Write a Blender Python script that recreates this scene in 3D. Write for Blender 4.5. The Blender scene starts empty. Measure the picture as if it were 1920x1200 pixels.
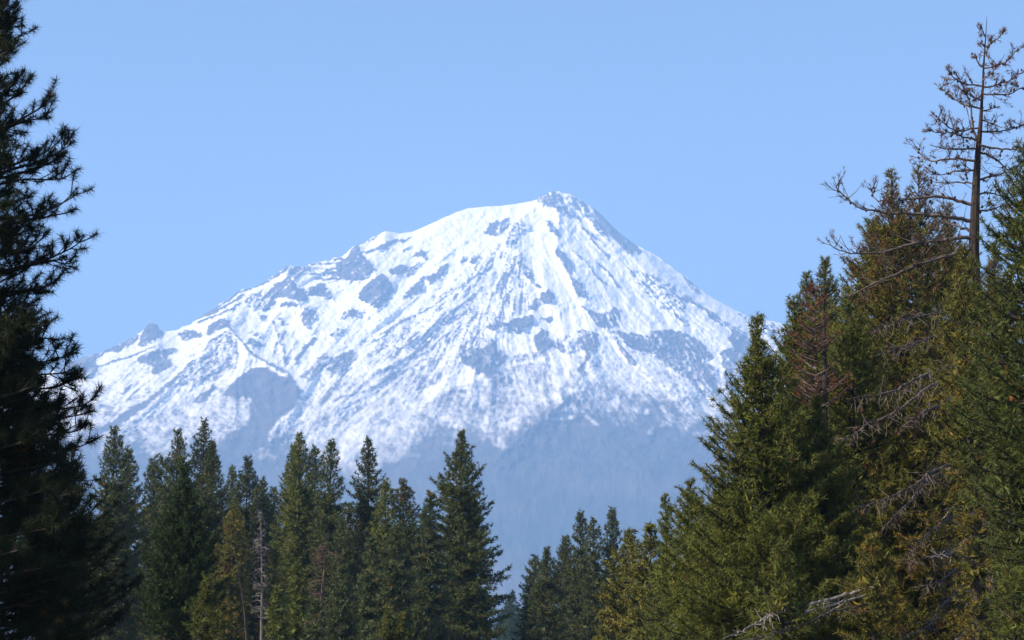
import bpy, math
import numpy as np

# ------------------------------------------------------------------ camera, sky, sun, exposure
FPX, HZ = 3850.0, 1240.0                      # focal length in photo pixels, eye-level row
PITCH = math.atan((HZ - 600.0) / FPX)
EYE = 1.7
scene = bpy.context.scene
C = scene.collection
cam_data = bpy.data.cameras.new("camera")
cam_data.sensor_width = 36.0
cam_data.lens = FPX / 1920.0 * 36.0
cam_data.clip_start = 0.5
cam_data.clip_end = 60000.0
cam = bpy.data.objects.new("camera", cam_data)
cam.location = (0, 0, EYE)
cam.rotation_euler = (math.pi / 2 + PITCH, 0, 0)
C.objects.link(cam)
scene.camera = cam

SUN_EL, SUN_BACK = math.radians(38), math.radians(20)   # sun to the left, a little behind the camera
sdir = np.array([-math.cos(SUN_EL) * math.cos(SUN_BACK), -math.cos(SUN_EL) * math.sin(SUN_BACK), math.sin(SUN_EL)])
world = bpy.data.worlds.new("World")
scene.world = world
world.use_nodes = True
wn, wl = world.node_tree.nodes, world.node_tree.links
bg = wn['Background']
sky = wn.new('ShaderNodeTexSky')
sky.sky_type = 'NISHITA'
sky.sun_disc = False
sky.sun_elevation = SUN_EL
sky.sun_rotation = math.atan2(sdir[0], sdir[1])
sky.altitude = 1000
sky.air_density = 1.0
sky.dust_density = 0.6
sky.ozone_density = 1.6
wl.new(sky.outputs[0], bg.inputs[0])
bg.inputs[1].default_value = 0.067

from mathutils import Vector
sun_data = bpy.data.lights.new("sun", 'SUN')
sun_data.energy = 5.0
sun_data.angle = math.radians(0.5)
sun_data.color = (1.0, 0.87, 0.71)
sun = bpy.data.objects.new("sun", sun_data)
sun.rotation_euler = Vector(sdir).to_track_quat('Z', 'Y').to_euler()
sun.location = (0, 0, 200)
C.objects.link(sun)

vs = scene.view_settings
vs.view_transform = 'Standard'
vs.look = 'None'
vs.exposure = 1.24
vs.gamma = 1.0
vs.use_curve_mapping = False
scene.render.engine = 'CYCLES'
cy = scene.cycles
cy.max_bounces = 6
cy.diffuse_bounces = 3
cy.transmission_bounces = 4
cy.volume_bounces = 2
cy.transparent_max_bounces = 8
cy.use_denoising = True
cy.caustics_reflective = False
cy.caustics_refractive = False

# ------------------------------------------------------------------ helpers
def ray(x, y):
    """photo pixel -> slope of its direction: X and Z per metre of ground distance Y"""
    dx = (np.asarray(x, float) - 960.0) / FPX
    dy = (600.0 - np.asarray(y, float)) / FPX
    den = math.cos(PITCH) - dy * math.sin(PITCH)
    return dx / den, (math.sin(PITCH) + dy * math.cos(PITCH)) / den

def at(x, y, d):
    a, b = ray(x, y)
    return np.array([a * d, d, EYE + b * d])

def make_mesh(name, V, F, mats, fmat=None, col=None, smooth=False):
    """V (n,3), F list of face-index arrays (m,k)"""
    V = np.asarray(V, np.float32)
    me = bpy.data.meshes.new(name)
    me.vertices.add(len(V))
    me.vertices.foreach_set("co", V.ravel())
    loops = np.concatenate([f.ravel() for f in F]).astype(np.int32)
    tot = np.concatenate([np.full(len(f), f.shape[1], np.int32) for f in F])
    start = np.concatenate([[0], np.cumsum(tot)[:-1]]).astype(np.int32)
    me.loops.add(len(loops))
    me.loops.foreach_set("vertex_index", loops)
    me.polygons.add(len(tot))
    me.polygons.foreach_set("loop_start", start)
    for m in mats:
        me.materials.append(m)
    if fmat is not None:
        me.polygons.foreach_set("material_index", np.asarray(fmat, np.int32))
    me.polygons.foreach_set("use_smooth", np.full(len(tot), smooth, bool))
    if col is not None:
        a = me.color_attributes.new(name='tint', type='FLOAT_COLOR', domain='POINT')
        c4 = np.ones((len(V), 4), np.float32)
        c4[:, :3] = col
        a.data.foreach_set("color", c4.ravel())
    me.update(calc_edges=True)
    return me

def link(name, me, parent=None, loc=(0, 0, 0)):
    o = bpy.data.objects.new(name, me)
    o.location = loc
    C.objects.link(o)
    if parent is not None:
        o.parent = parent
    return o

def tag(o, label=None, cat=None, group=None, kind=None):
    if label: o['label'] = label
    if cat: o['category'] = cat
    if group: o['group'] = group
    if kind: o['kind'] = kind
    return o

def hash2(ix, iy, seed):
    h = (ix.astype(np.int64) * 374761393 + iy.astype(np.int64) * 668265263 + seed * 1442695041) & 0xFFFFFFFF
    h = ((h ^ (h >> 13)) * 1274126177) & 0xFFFFFFFF
    return ((h ^ (h >> 16)) & 0xFFFFFF) / float(0xFFFFFF)

def vnoise(x, y, seed=0):
    x0, y0 = np.floor(x), np.floor(y)
    fx, fy = x - x0, y - y0
    fx = fx * fx * (3 - 2 * fx)
    fy = fy * fy * (3 - 2 * fy)
    a, b = hash2(x0, y0, seed), hash2(x0 + 1, y0, seed)
    c, d = hash2(x0, y0 + 1, seed), hash2(x0 + 1, y0 + 1, seed)
    return (a + (b - a) * fx) * (1 - fy) + (c + (d - c) * fx) * fy

def fbm(x, y, oct=4, seed=0, gain=0.5):
    s, a, n = 0.0, 1.0, 0.0
    for i in range(oct):
        s = s + a * vnoise(x * 2 ** i + 17.3 * i, y * 2 ** i - 9.1 * i, seed + i)
        n += a
        a *= gain
    return s / n

def ridged(x, y, oct=3, seed=0):
    s, a, n = 0.0, 1.0, 0.0
    for i in range(oct):
        s = s + a * (1 - np.abs(2 * vnoise(x * 2 ** i + 5.7 * i, y * 2 ** i + 3.1 * i, seed + i) - 1))
        n += a
        a *= 0.5
    return s / n

# ------------------------------------------------------------------ materials
def nodes_of(name):
    m = bpy.data.materials.new(name)
    m.use_nodes = True
    return m, m.node_tree.nodes, m.node_tree.links

def needle_material(name='needles', transl=0.22):
    m, n, l = nodes_of(name)
    out = n['Material Output']
    pb = n['Principled BSDF']
    at_ = n.new('ShaderNodeAttribute'); at_.attribute_name = 'tint'
    pb.inputs['Roughness'].default_value = 0.6
    pb.inputs['Specular IOR Level'].default_value = 0.15
    l.new(at_.outputs['Color'], pb.inputs['Base Color'])
    tr = n.new('ShaderNodeBsdfTranslucent')
    l.new(at_.outputs['Color'], tr.inputs['Color'])
    mx = n.new('ShaderNodeMixShader'); mx.inputs[0].default_value = transl
    l.new(pb.outputs[0], mx.inputs[1]); l.new(tr.outputs[0], mx.inputs[2])
    l.new(mx.outputs[0], out.inputs['Surface'])
    return m

def bark_material(name, c1, c2, scale=6.0):
    m, n, l = nodes_of(name)
    pb = n['Principled BSDF']
    tc = n.new('ShaderNodeTexCoord')
    mp = n.new('ShaderNodeMapping'); mp.inputs['Scale'].default_value = (1, 1, 0.25)
    nz = n.new('ShaderNodeTexNoise'); nz.inputs['Scale'].default_value = scale; nz.inputs['Detail'].default_value = 5
    rp = n.new('ShaderNodeValToRGB')
    rp.color_ramp.elements[0].position = 0.35; rp.color_ramp.elements[0].color = (*c1, 1)
    rp.color_ramp.elements[1].position = 0.7; rp.color_ramp.elements[1].color = (*c2, 1)
    bp = n.new('ShaderNodeBump'); bp.inputs['Strength'].default_value = 0.6; bp.inputs['Distance'].default_value = 0.05
    l.new(tc.outputs['Object'], mp.inputs[0]); l.new(mp.outputs[0], nz.inputs['Vector'])
    l.new(nz.outputs['Fac'], rp.inputs[0]); l.new(rp.outputs[0], pb.inputs['Base Color'])
    l.new(nz.outputs['Fac'], bp.inputs['Height']); l.new(bp.outputs[0], pb.inputs['Normal'])
    pb.inputs['Roughness'].default_value = 0.9
    return m

M_needle = needle_material()
M_bark = bark_material('bark', (0.016, 0.012, 0.010), (0.05, 0.035, 0.028))
M_dead = bark_material('dead_wood', (0.06, 0.045, 0.04), (0.16, 0.125, 0.11))
M_pale = bark_material('bleached_wood', (0.16, 0.135, 0.12), (0.34, 0.30, 0.27))
M_cone = bark_material('cone_scales', (0.025, 0.016, 0.012), (0.05, 0.03, 0.02), 30)

# ------------------------------------------------------------------ the mountain
SIL = np.array([(-1500,1150),(-600,960),(-200,820),(0,735),(100,695),(155,668),(188,662),(216,648),(256,628),(264,622),(270,614),(278,608),
    (286,605),(296,610),(304,620),(312,622),(330,618),(350,610),(368,600),(372,594),(400,578),(430,560),(446,546),(470,540),(500,525),
    (516,515),(536,501),(552,500),(575,497),(600,492),(640,480),(652,470),(660,463),(672,458),(690,450),(712,438),(722,433),(735,436),
    (750,438),(775,434),(800,423),(830,409),(860,396),(880,390),(905,388),(940,386),(970,382),(990,378),(1006,375),(1014,368),(1030,360),
    (1042,359),(1055,362),(1070,364),(1085,373),(1100,383),(1115,390),(1130,405),(1150,425),(1170,443),(1195,462),(1220,472),(1250,495),
    (1280,515),(1310,540),(1340,560),(1380,582),(1410,596),(1440,600),(1460,605),(1500,632),(1600,690),(1800,790),(2200,950),(2800,1080),(3400,1170)], float)
SML = np.array([(1050,352),(880,388),(700,450),(500,525),(300,612),(150,672),(0,735),(-600,960),(-1500,1165),(-1700,1200)], float)
SMR = np.array([(1050,352),(1130,405),(1220,472),(1340,560),(1440,605),(1600,690),(2200,950),(3400,1175),(3700,1200)], float)

ROCK_SHADE = [  # bare rock patches, with shadow painted in as rock: (snow share, outline)
 (0, [(266,628),(270,616),(278,605),(286,602),(294,606),(300,616),(307,627),(294,638),(280,644),(264,650),(258,648),(260,638)]),
 (.08, [(100,690),(160,664),(188,658),(216,644),(256,626),(260,632),(248,646),(224,658),(200,660),(180,672),(182,696),(176,708),(160,712),(152,700),(120,716),(100,720)]),
 (.1, [(258,672),(280,660),(312,652),(332,654),(336,658),(320,664),(308,678),(280,682),(260,680)]),
 (0, [(286,688),(296,678),(318,672),(324,686),(308,694),(294,703),(284,700)]),
 (.15, [(332,626),(352,618),(378,624),(380,630),(360,636),(344,642),(340,634)]),
 (.1, [(384,624),(394,610),(402,602),(416,596),(426,600),(436,616),(420,614),(406,620),(398,628),(386,629)]),
 (.42, [(390,638),(436,616),(448,660),(440,690),(400,716),(340,724),(306,728),(350,692),(386,650)]),
 (.1, [(436,636),(448,660),(444,668),(434,660),(430,632)]),
 (0, [(498,550),(512,536),(532,524),(540,516),(552,530),(560,538),(576,544),(578,566),(556,564),(540,558),(516,558),(500,558)]),
 (.2, [(516,514),(536,496),(552,496),(560,494),(576,496),(590,508),(560,520),(552,528),(540,514),(532,512),(516,522)]),
 (.3, [(456,566),(472,552),(500,540),(500,560),(492,570),(484,580),(472,582),(460,572)]),
 (.28, [(484,564),(512,560),(524,574),(500,584),(484,580)]),
 (0, [(580,538),(586,534),(608,532),(620,546),(628,564),(616,558),(580,554),(578,546)]),
 (.1, [(526,568),(550,564),(560,572),(548,576),(526,574)]),
 (.05, [(562,592),(572,576),(582,574),(596,592),(588,604),(576,616),(566,604)]),
 (0, [(514,592),(526,596),(542,610),(528,612),(524,602)]),
 (.2, [(486,596),(498,588),(502,600),(488,602)]),
 (.15, [(454,636),(472,634),(498,644),(496,650),(476,650),(460,644)]),
 (.3, [(464,624),(470,618),(496,628),(488,634),(472,628)]),
 (-.1, [(416,742),(426,728),(444,710),(472,690),(500,688),(526,706),(544,704),(556,720),(566,732),(558,748),(560,760),(530,780),(504,810),(500,832),(472,850),(426,866),(416,840),(426,812),(464,796),(470,752),(464,740),(444,744)]),
 (.1, [(360,748),(380,736),(402,720),(403,730),(386,752),(360,756)]),
 (.15, [(596,672),(610,662),(626,670),(608,690),(592,706),(576,712),(560,706),(580,692)]),
 (.15, [(630,670),(660,656),(672,668),(660,680),(640,694),(614,696),(612,690)]),
 (0, [(656,466),(670,456),(678,474),(692,490),(706,504),(682,524),(666,528),(646,520),(604,514),(606,508),(630,508),(628,492),(646,486),(654,480)]),
 (0, [(678,472),(700,466),(720,456),(740,447),(772,446),(760,452),(736,458),(728,466),(700,474),(684,476)]),
 (0, [(672,554),(680,538),(696,524),(716,512),(726,520),(736,538),(740,548),(726,566),(708,577),(692,572),(676,562)]),
 (.08, [(732,504),(746,496),(764,496),(766,510),(754,516),(740,516),(728,510)]),
 (.28, [(758,512),(772,500),(786,490),(788,496),(776,510),(760,520)]),
 (0, [(754,564),(760,548),(780,530),(792,518),(816,512),(824,498),(842,492),(838,506),(824,524),(806,532),(804,526),(792,526),(796,538),(780,552)]),
 (.05, [(772,480),(790,468),(798,472),(806,488),(796,486),(792,480),(776,482)]),
 (.1, [(752,470),(768,460),(770,464),(756,473)]),
 (0, [(862,496),(866,484),(874,480),(874,488)]),
 (.1, [(880,494),(884,484),(896,478),(904,482),(892,494)]),
 (.1, [(636,600),(644,584),(660,576),(680,586),(692,580),(676,592),(652,596)]),
 (.2, [(616,626),(632,616),(648,616),(644,626),(624,636)]),
 (.1, [(688,648),(720,630),(722,618),(738,612),(728,630),(704,644)]),
 (.1, [(620,680),(642,664),(656,656),(672,668),(660,678),(644,696),(620,708)]),
 (.03, [(864,680),(864,666),(880,646),(900,656),(926,640),(940,656),(954,670),(940,688),(914,704),(896,700),(880,688),(872,680)]),
 (.38, [(872,640),(900,618),(926,640),(900,656),(880,650)]),
 (0, [(910,614),(932,600),(952,606),(964,598),(1000,588),(1004,608),(988,614),(982,624),(968,626),(956,620),(940,616),(920,620)]),
 (0, [(1014,596),(1038,594),(1034,604),(1020,602)]),
 (.08, [(998,636),(1016,618),(1026,620),(1028,632),(1038,640),(1026,660),(1012,664),(1004,654)]),
 (.4, [(954,668),(1000,660),(1030,662),(1026,672),(960,676)]),
 (.06, [(1080,620),(1100,618),(1122,626),(1122,654),(1110,664),(1100,678),(1090,700),(1084,692),(1096,672),(1098,658),(1082,650),(1096,636)]),
 (.45, [(1040,636),(1080,626),(1096,640),(1084,660),(1060,664),(1044,656)]),
 (.1, [(1040,648),(1060,644),(1056,652),(1040,652)]),
 (.1, [(1108,596),(1094,576),(1120,586),(1144,588),(1158,606),(1140,616),(1126,610)]),
 (.12, [(922,728),(930,712),(950,706),(968,716),(952,722),(940,724),(928,730)]),
 (.1, [(1008,374),(1014,366),(1032,356),(1042,356),(1050,364),(1062,382),(1072,396),(1074,408),(1060,404),(1048,398),(1036,392),(1024,384),(1010,380)]),
 (.36, [(1062,364),(1080,370),(1116,386),(1140,408),(1140,452),(1120,434),(1096,408),(1078,390),(1062,376)]),
 (.12, [(1120,394),(1140,406),(1160,430),(1190,456),(1206,472),(1180,477),(1160,460),(1140,442),(1124,416)]),
 (.05, [(1024,412),(1032,412),(1050,438),(1052,447),(1036,438),(1026,430)]),
 (.1, [(906,436),(920,418),(932,412),(938,418),(948,410),(958,410),(950,426),(934,444),(920,440)]),
 (.36, [(956,420),(978,410),(1000,428),(980,438),(968,462),(948,462),(952,438)]),
 (.2, [(940,516),(956,498),(968,478),(978,474),(984,494),(1000,518),(1018,540),(1014,542),(996,528),(978,514),(960,526),(930,550),(916,560)]),
 (.08, [(1042,464),(1056,472),(1074,494),(1074,518),(1094,536),(1102,558),(1088,558),(1074,540),(1064,514),(1052,490),(1042,480)]),
 (.05, [(1018,546),(1030,542),(1040,558),(1036,568),(1022,570),(1012,562)]),
 (.15, [(1000,560),(1010,562),(1008,586),(994,580)]),
 (.05, [(1088,420),(1108,434),(1126,454),(1110,446),(1090,428)]),
 (.12, [(1108,600),(1130,588),(1152,575),(1168,582),(1158,600),(1145,615),(1130,618)]),
 (.12, [(1137,625),(1152,620),(1220,630),(1217,617),(1280,620),(1315,640),(1340,670),(1315,675),(1275,660),(1220,662),(1190,657),(1175,647),(1157,635)]),
 (.2, [(1220,662),(1275,660),(1315,675),(1345,690),(1350,740),(1320,745),(1290,712),(1250,684)]),
 (.05, [(1260,582),(1280,595),(1300,617),(1285,610),(1265,592)]),
 (.1, [(1280,552),(1310,560),(1340,587),(1355,605),(1385,607),(1405,635),(1450,660),(1450,740),(1360,740),(1358,700),(1350,660),(1375,650),(1365,635),(1372,622),(1340,605),(1320,582),(1285,565)]),
 (.5, [(1175,500),(1250,525),(1280,552),(1290,585),(1260,582),(1240,580),(1205,542)]),
 (.3, [(1270,512),(1290,522),(1316,552),(1300,548)]),
 (.1, [(1155,628),(1170,650),(1200,690),(1180,680),(1160,655)]),
 (.38, [(1380,584),(1420,600),(1450,604),(1470,640),(1440,630),(1400,602)]),
]
SNOW = [  # snow lying smooth or in patches below the snow line
 (.56, [(408,752),(440,744),(462,744),(470,760),(452,776),(440,796),(424,784),(410,770)]),
 (1.1, [(792,732),(810,722),(840,712),(860,700),(870,684),(882,696),(906,706),(886,718),(860,720),(820,736),(812,744),(798,750)]),
 (1.1, [(920,622),(936,616),(948,618),(960,626),(982,626),(990,614),(1004,612),(1008,620),(990,632),(972,640),(956,648),(954,666),(940,654)]),
 (1.1, [(1058,678),(1068,684),(1066,704),(1060,720),(1044,732),(1040,724),(1040,710),(1056,704)]),
 (1.05, [(1062,730),(1088,726),(1086,716),(1110,698),(1120,690),(1120,700),(1100,720),(1094,730),(1068,736)]),
 (.8, [(1114,610),(1126,616),(1146,640),(1154,660),(1150,678),(1140,668),(1122,652),(1122,628)]),
 (1.1, [(1330,642),(1347,660),(1355,705),(1352,715),(1345,685)]),
 (.72, [(1137,695),(1200,700),(1255,730),(1205,732),(1175,737),(1150,712)]),
 (1.1, [(1142,755),(1150,742),(1162,757),(1157,766)]), (1.1, [(1184,770),(1189,761),(1194,774)]),
 (1.1, [(1204,770),(1215,767),(1215,776),(1206,777)]), (1.1, [(945,795),(958,784),(971,780),(968,788),(955,795)]),
 (.9, [(1028,787),(1060,782),(1079,779),(1070,785),(1040,789)]), (.9, [(1050,771),(1070,767),(1070,771)]),
 (1.0, [(846,798),(852,793),(858,797),(852,801)]), (.9, [(1032,741),(1048,735),(1055,754),(1046,756)]),
 (1.1, [(678,476),(728,468),(752,462),(748,478),(722,490),(706,500),(692,488)]),
 (1.1, [(1010,392),(1040,400),(1070,420),(1090,450),(1108,480),(1080,470),(1056,450),(1048,430),(1030,408)]),
 (1.1, [(1000,530),(1020,500),(1050,500),(1066,530),(1080,560),(1090,580),(1060,566),(1040,550),(1026,540)]),
 (1.0, [(1240,590),(1290,608),(1320,625),(1338,640),(1300,632),(1262,612)]), (1.0, [(1330,600),(1360,612),(1372,625),(1362,636),(1378,655),(1350,642),(1340,620)]),
 (1.0, [(1260,525),(1300,545),(1350,590),(1400,612),(1440,640),(1440,652),(1390,620),(1340,590),(1300,560)]),
 (1.0, [(1186,560),(1200,590),(1216,628),(1200,610),(1186,585)]),
]
STROKE = [ # (snow share, width, line)
 (.05, 4, [(364,676),(306,728)]), (.05, 8, [(306,728),(272,758)]), (.05, 14, [(272,758),(232,782),(206,800),(176,812)]),
 (.15, 3, [(228,738),(246,722)]), (.15, 3, [(236,752),(278,712)]), (.1, 3, [(180,688),(232,672),(260,662),(300,646)]),
 (.1, 4, [(372,604),(400,594),(440,577),(450,568)]), (.1, 4, [(388,592),(440,564),(456,552)]), (.15, 5, [(372,596),(430,562),(446,548),(500,528),(530,508)]),
 (.1, 3, [(512,600),(522,624),(518,646),(510,668)]), (.05, 4, [(536,622),(526,640),(534,660),(534,682)]), (.1, 3, [(554,640),(538,672),(536,682)]),
 (.05, 8, [(592,636),(572,652),(556,672),(556,682)]), (.1, 5, [(420,596),(440,624),(468,658),(500,680),(540,700),(552,716)]),
 (.15, 4, [(1074,470),(1100,494),(1120,520),(1136,534)]), (.1, 5, [(1076,404),(1092,416)]), (.15, 4, [(1108,448),(1124,466),(1142,482)]),
 (.2, 4, [(1120,490),(1140,512),(1162,540)]), (.15, 4, [(1092,574),(1106,586),(1124,590)]), (.1, 4, [(712,436),(700,446),(672,458)]),
 (1.0, 5, [(1130,617),(1157,632),(1190,667),(1220,697),(1275,740)]), (.75, 7, [(1190,660),(1220,665),(1250,690),(1275,720),(1300,740),(1318,750)]),
 (.6, 6, [(1072,758),(1096,776),(1120,796)]), (.15, 3, [(716,628),(752,604),(800,580),(840,555)]), (.15, 3, [(740,660),(790,630),(840,590),(880,560)]),
 (.1, 4, [(800,650),(830,610),(870,570),(905,540)]), (.12, 4, [(700,700),(760,672),(800,648)]), (.15, 3, [(620,752),(690,730),(770,690),(800,668)]),
 (.15, 4, [(850,560),(880,525),(920,500)]), (.15, 3, [(930,600),(950,560),(960,540)]), (.15, 3, [(976,590),(978,550)]), (.15, 3, [(962,592),(966,556)]),
 (.9, 5, [(562,838),(590,812),(640,788)]), (.9, 4, [(626,872),(640,852),(648,836)]), (.85, 4, [(662,848),(680,828),(720,806)]), (.85, 5, [(604,828),(600,812),(616,800)]),
]
SNOWLINE = np.array([(-200,800),(160,792),(240,806),(330,806),(420,790),(520,790),(570,800),(610,845),(650,870),(700,842),(760,815),(800,780),(880,780),(950,772),
    (1000,756),(1030,742),(1060,735),(1100,722),(1132,712),(1175,738),(1225,733),(1260,742),(1290,758),(1325,754),(1380,740),(1500,740)], float)
RIDGES = [ # (height m, width px, line): spurs standing out of the face
 (110, 46, [(1040,362),(975,410),(972,470),(985,500),(1020,542),(1030,560)]),
 (120, 30, [(1050,400),(1044,464),(1076,510),(1100,556)]),
 (150, 36, [(424,596),(446,630),(500,680),(552,714),(560,760),(520,800)]),
 (110, 34, [(424,600),(360,684),(300,740),(230,790)]),
 (110, 30, [(540,500),(548,540),(560,570),(580,610)]),
 (110, 34, [(660,460),(690,500),(716,530),(705,580)]),
 (90, 30, [(1122,612),(1160,640),(1220,700),(1280,745)]),
 (90, 40, [(930,620),(920,670),(900,710)]), (80, 34, [(1090,640),(1112,670),(1090,720),(1060,750),(1000,800)]),
 (70, 30, [(1140,420),(1200,500),(1280,570),(1380,640)]), (130, 60, [(1050,742),(1000,796),(930,862)]), (110, 60, [(1050,742),(1120,800),(1200,872)]), (90, 60, [(430,800),(400,870),(380,930)]),
 (60, 30, [(950,460),(880,540),(800,620),(700,700),(600,790)]),
]

def inside(px, py, poly):
    res = np.zeros(px.shape, bool)
    P = np.array(poly, float)
    j = len(P) - 1
    for i in range(len(P)):
        xi, yi, xj, yj = P[i, 0], P[i, 1], P[j, 0], P[j, 1]
        if yi != yj:
            c = ((yi > py) != (yj > py)) & (px < (xj - xi) * (py - yi) / (yj - yi) + xi)
            res ^= c
        j = i
    return res

def seg_dist(px, py, line):
    best = np.full(px.shape, 1e9)
    for (x0, y0), (x1, y1) in zip(line[:-1], line[1:]):
        dx, dy = x1 - x0, y1 - y0
        t = np.clip(((px - x0) * dx + (py - y0) * dy) / (dx * dx + dy * dy), 0, 1)
        best = np.minimum(best, np.hypot(px - x0 - t * dx, py - y0 - t * dy))
    return best

def blur(a, n=1):
    for _ in range(n):
        p = np.pad(a, 1, mode='edge')
        a = (p[:-2, 1:-1] + p[2:, 1:-1] + p[1:-1, :-2] + p[1:-1, 2:] + 2 * p[1:-1, 1:-1]) / 6
    return a

FLOW = np.array([(976,560,0,1),(980,450,0,1),(900,450,-1,.75),(860,560,-1,.75),(760,640,-1,.68),(650,740,-1,.75),(600,830,-.6,1),(700,500,-.7,.7),(540,560,-.6,1),(450,600,-.7,1),
    (300,700,-1,.75),(200,740,-1,.8),(380,680,-1,.9),(560,650,-.5,1),(480,740,.4,1),(880,740,-.3,1),(1000,720,.1,1),(940,740,0,1),(1060,440,.7,1),(1080,520,.5,1),(1150,480,.8,1),
    (1250,560,1,1),(1350,600,1,.75),(1180,660,.9,1),(1300,700,.8,1),(1150,720,.7,1),(900,880,0,1),(1250,850,.5,1),(400,850,-.3,1),(1040,640,.3,1),(840,410,-1,.5),(780,440,-1,.6),(610,510,-.9,.3)], float)

def flow_noise(cell, length, seed):
    """noise smeared along the fall lines of the slope, on a 1 px raster of the face"""
    xs, yy = np.meshgrid(np.arange(60, 1501.0), np.arange(335, 901.0))
    rng = np.random.default_rng(seed)
    vx, vy, wsum = 0, 0, 0
    for x, y, a, b in FLOW:
        w = 1 / ((xs - x) ** 2 + (yy - y) ** 2 + 900) ** 1.5
        n = math.hypot(a, b)
        vx = vx + w * a / n; vy = vy + w * b / n
    n = np.hypot(vx, vy); vx, vy = vx / n, vy / n
    jit = (fbm(xs / 60, yy / 60, 2, seed + 3) - .5) * .7
    vx, vy = vx * np.cos(jit) - vy * np.sin(jit), vx * np.sin(jit) + vy * np.cos(jit)
    nz = vnoise(xs / cell, yy / cell, seed)
    H, W = nz.shape
    acc = nz.copy()
    for sg in (1, -1):
        px, py = xs - 60, yy - 335
        for _ in range(int(length / 1.5)):
            ix = np.clip(px, 0, W - 1).astype(int); iy = np.clip(py, 0, H - 1).astype(int)
            px = px + sg * 1.5 * vx[iy, ix]; py = py + sg * 1.5 * vy[iy, ix]
            acc += nz[np.clip(py, 0, H - 1).astype(int), np.clip(px, 0, W - 1).astype(int)]
    acc = (acc - acc.mean()) / acc.std()
    return np.clip(.5 + acc * .22, -.2, 1.2)

def sample(img, U, Y):
    fx = np.clip(U - 60, 0, img.shape[1] - 1.01); fy = np.clip(Y - 335, 0, img.shape[0] - 1.01)
    x0, y0 = fx.astype(int), fy.astype(int)
    fx, fy = fx - x0, fy - y0
    return (img[y0, x0] * (1 - fx) + img[y0, x0 + 1] * fx) * (1 - fy) + (img[y0 + 1, x0] * (1 - fx) + img[y0 + 1, x0 + 1] * fx) * fy

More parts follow.
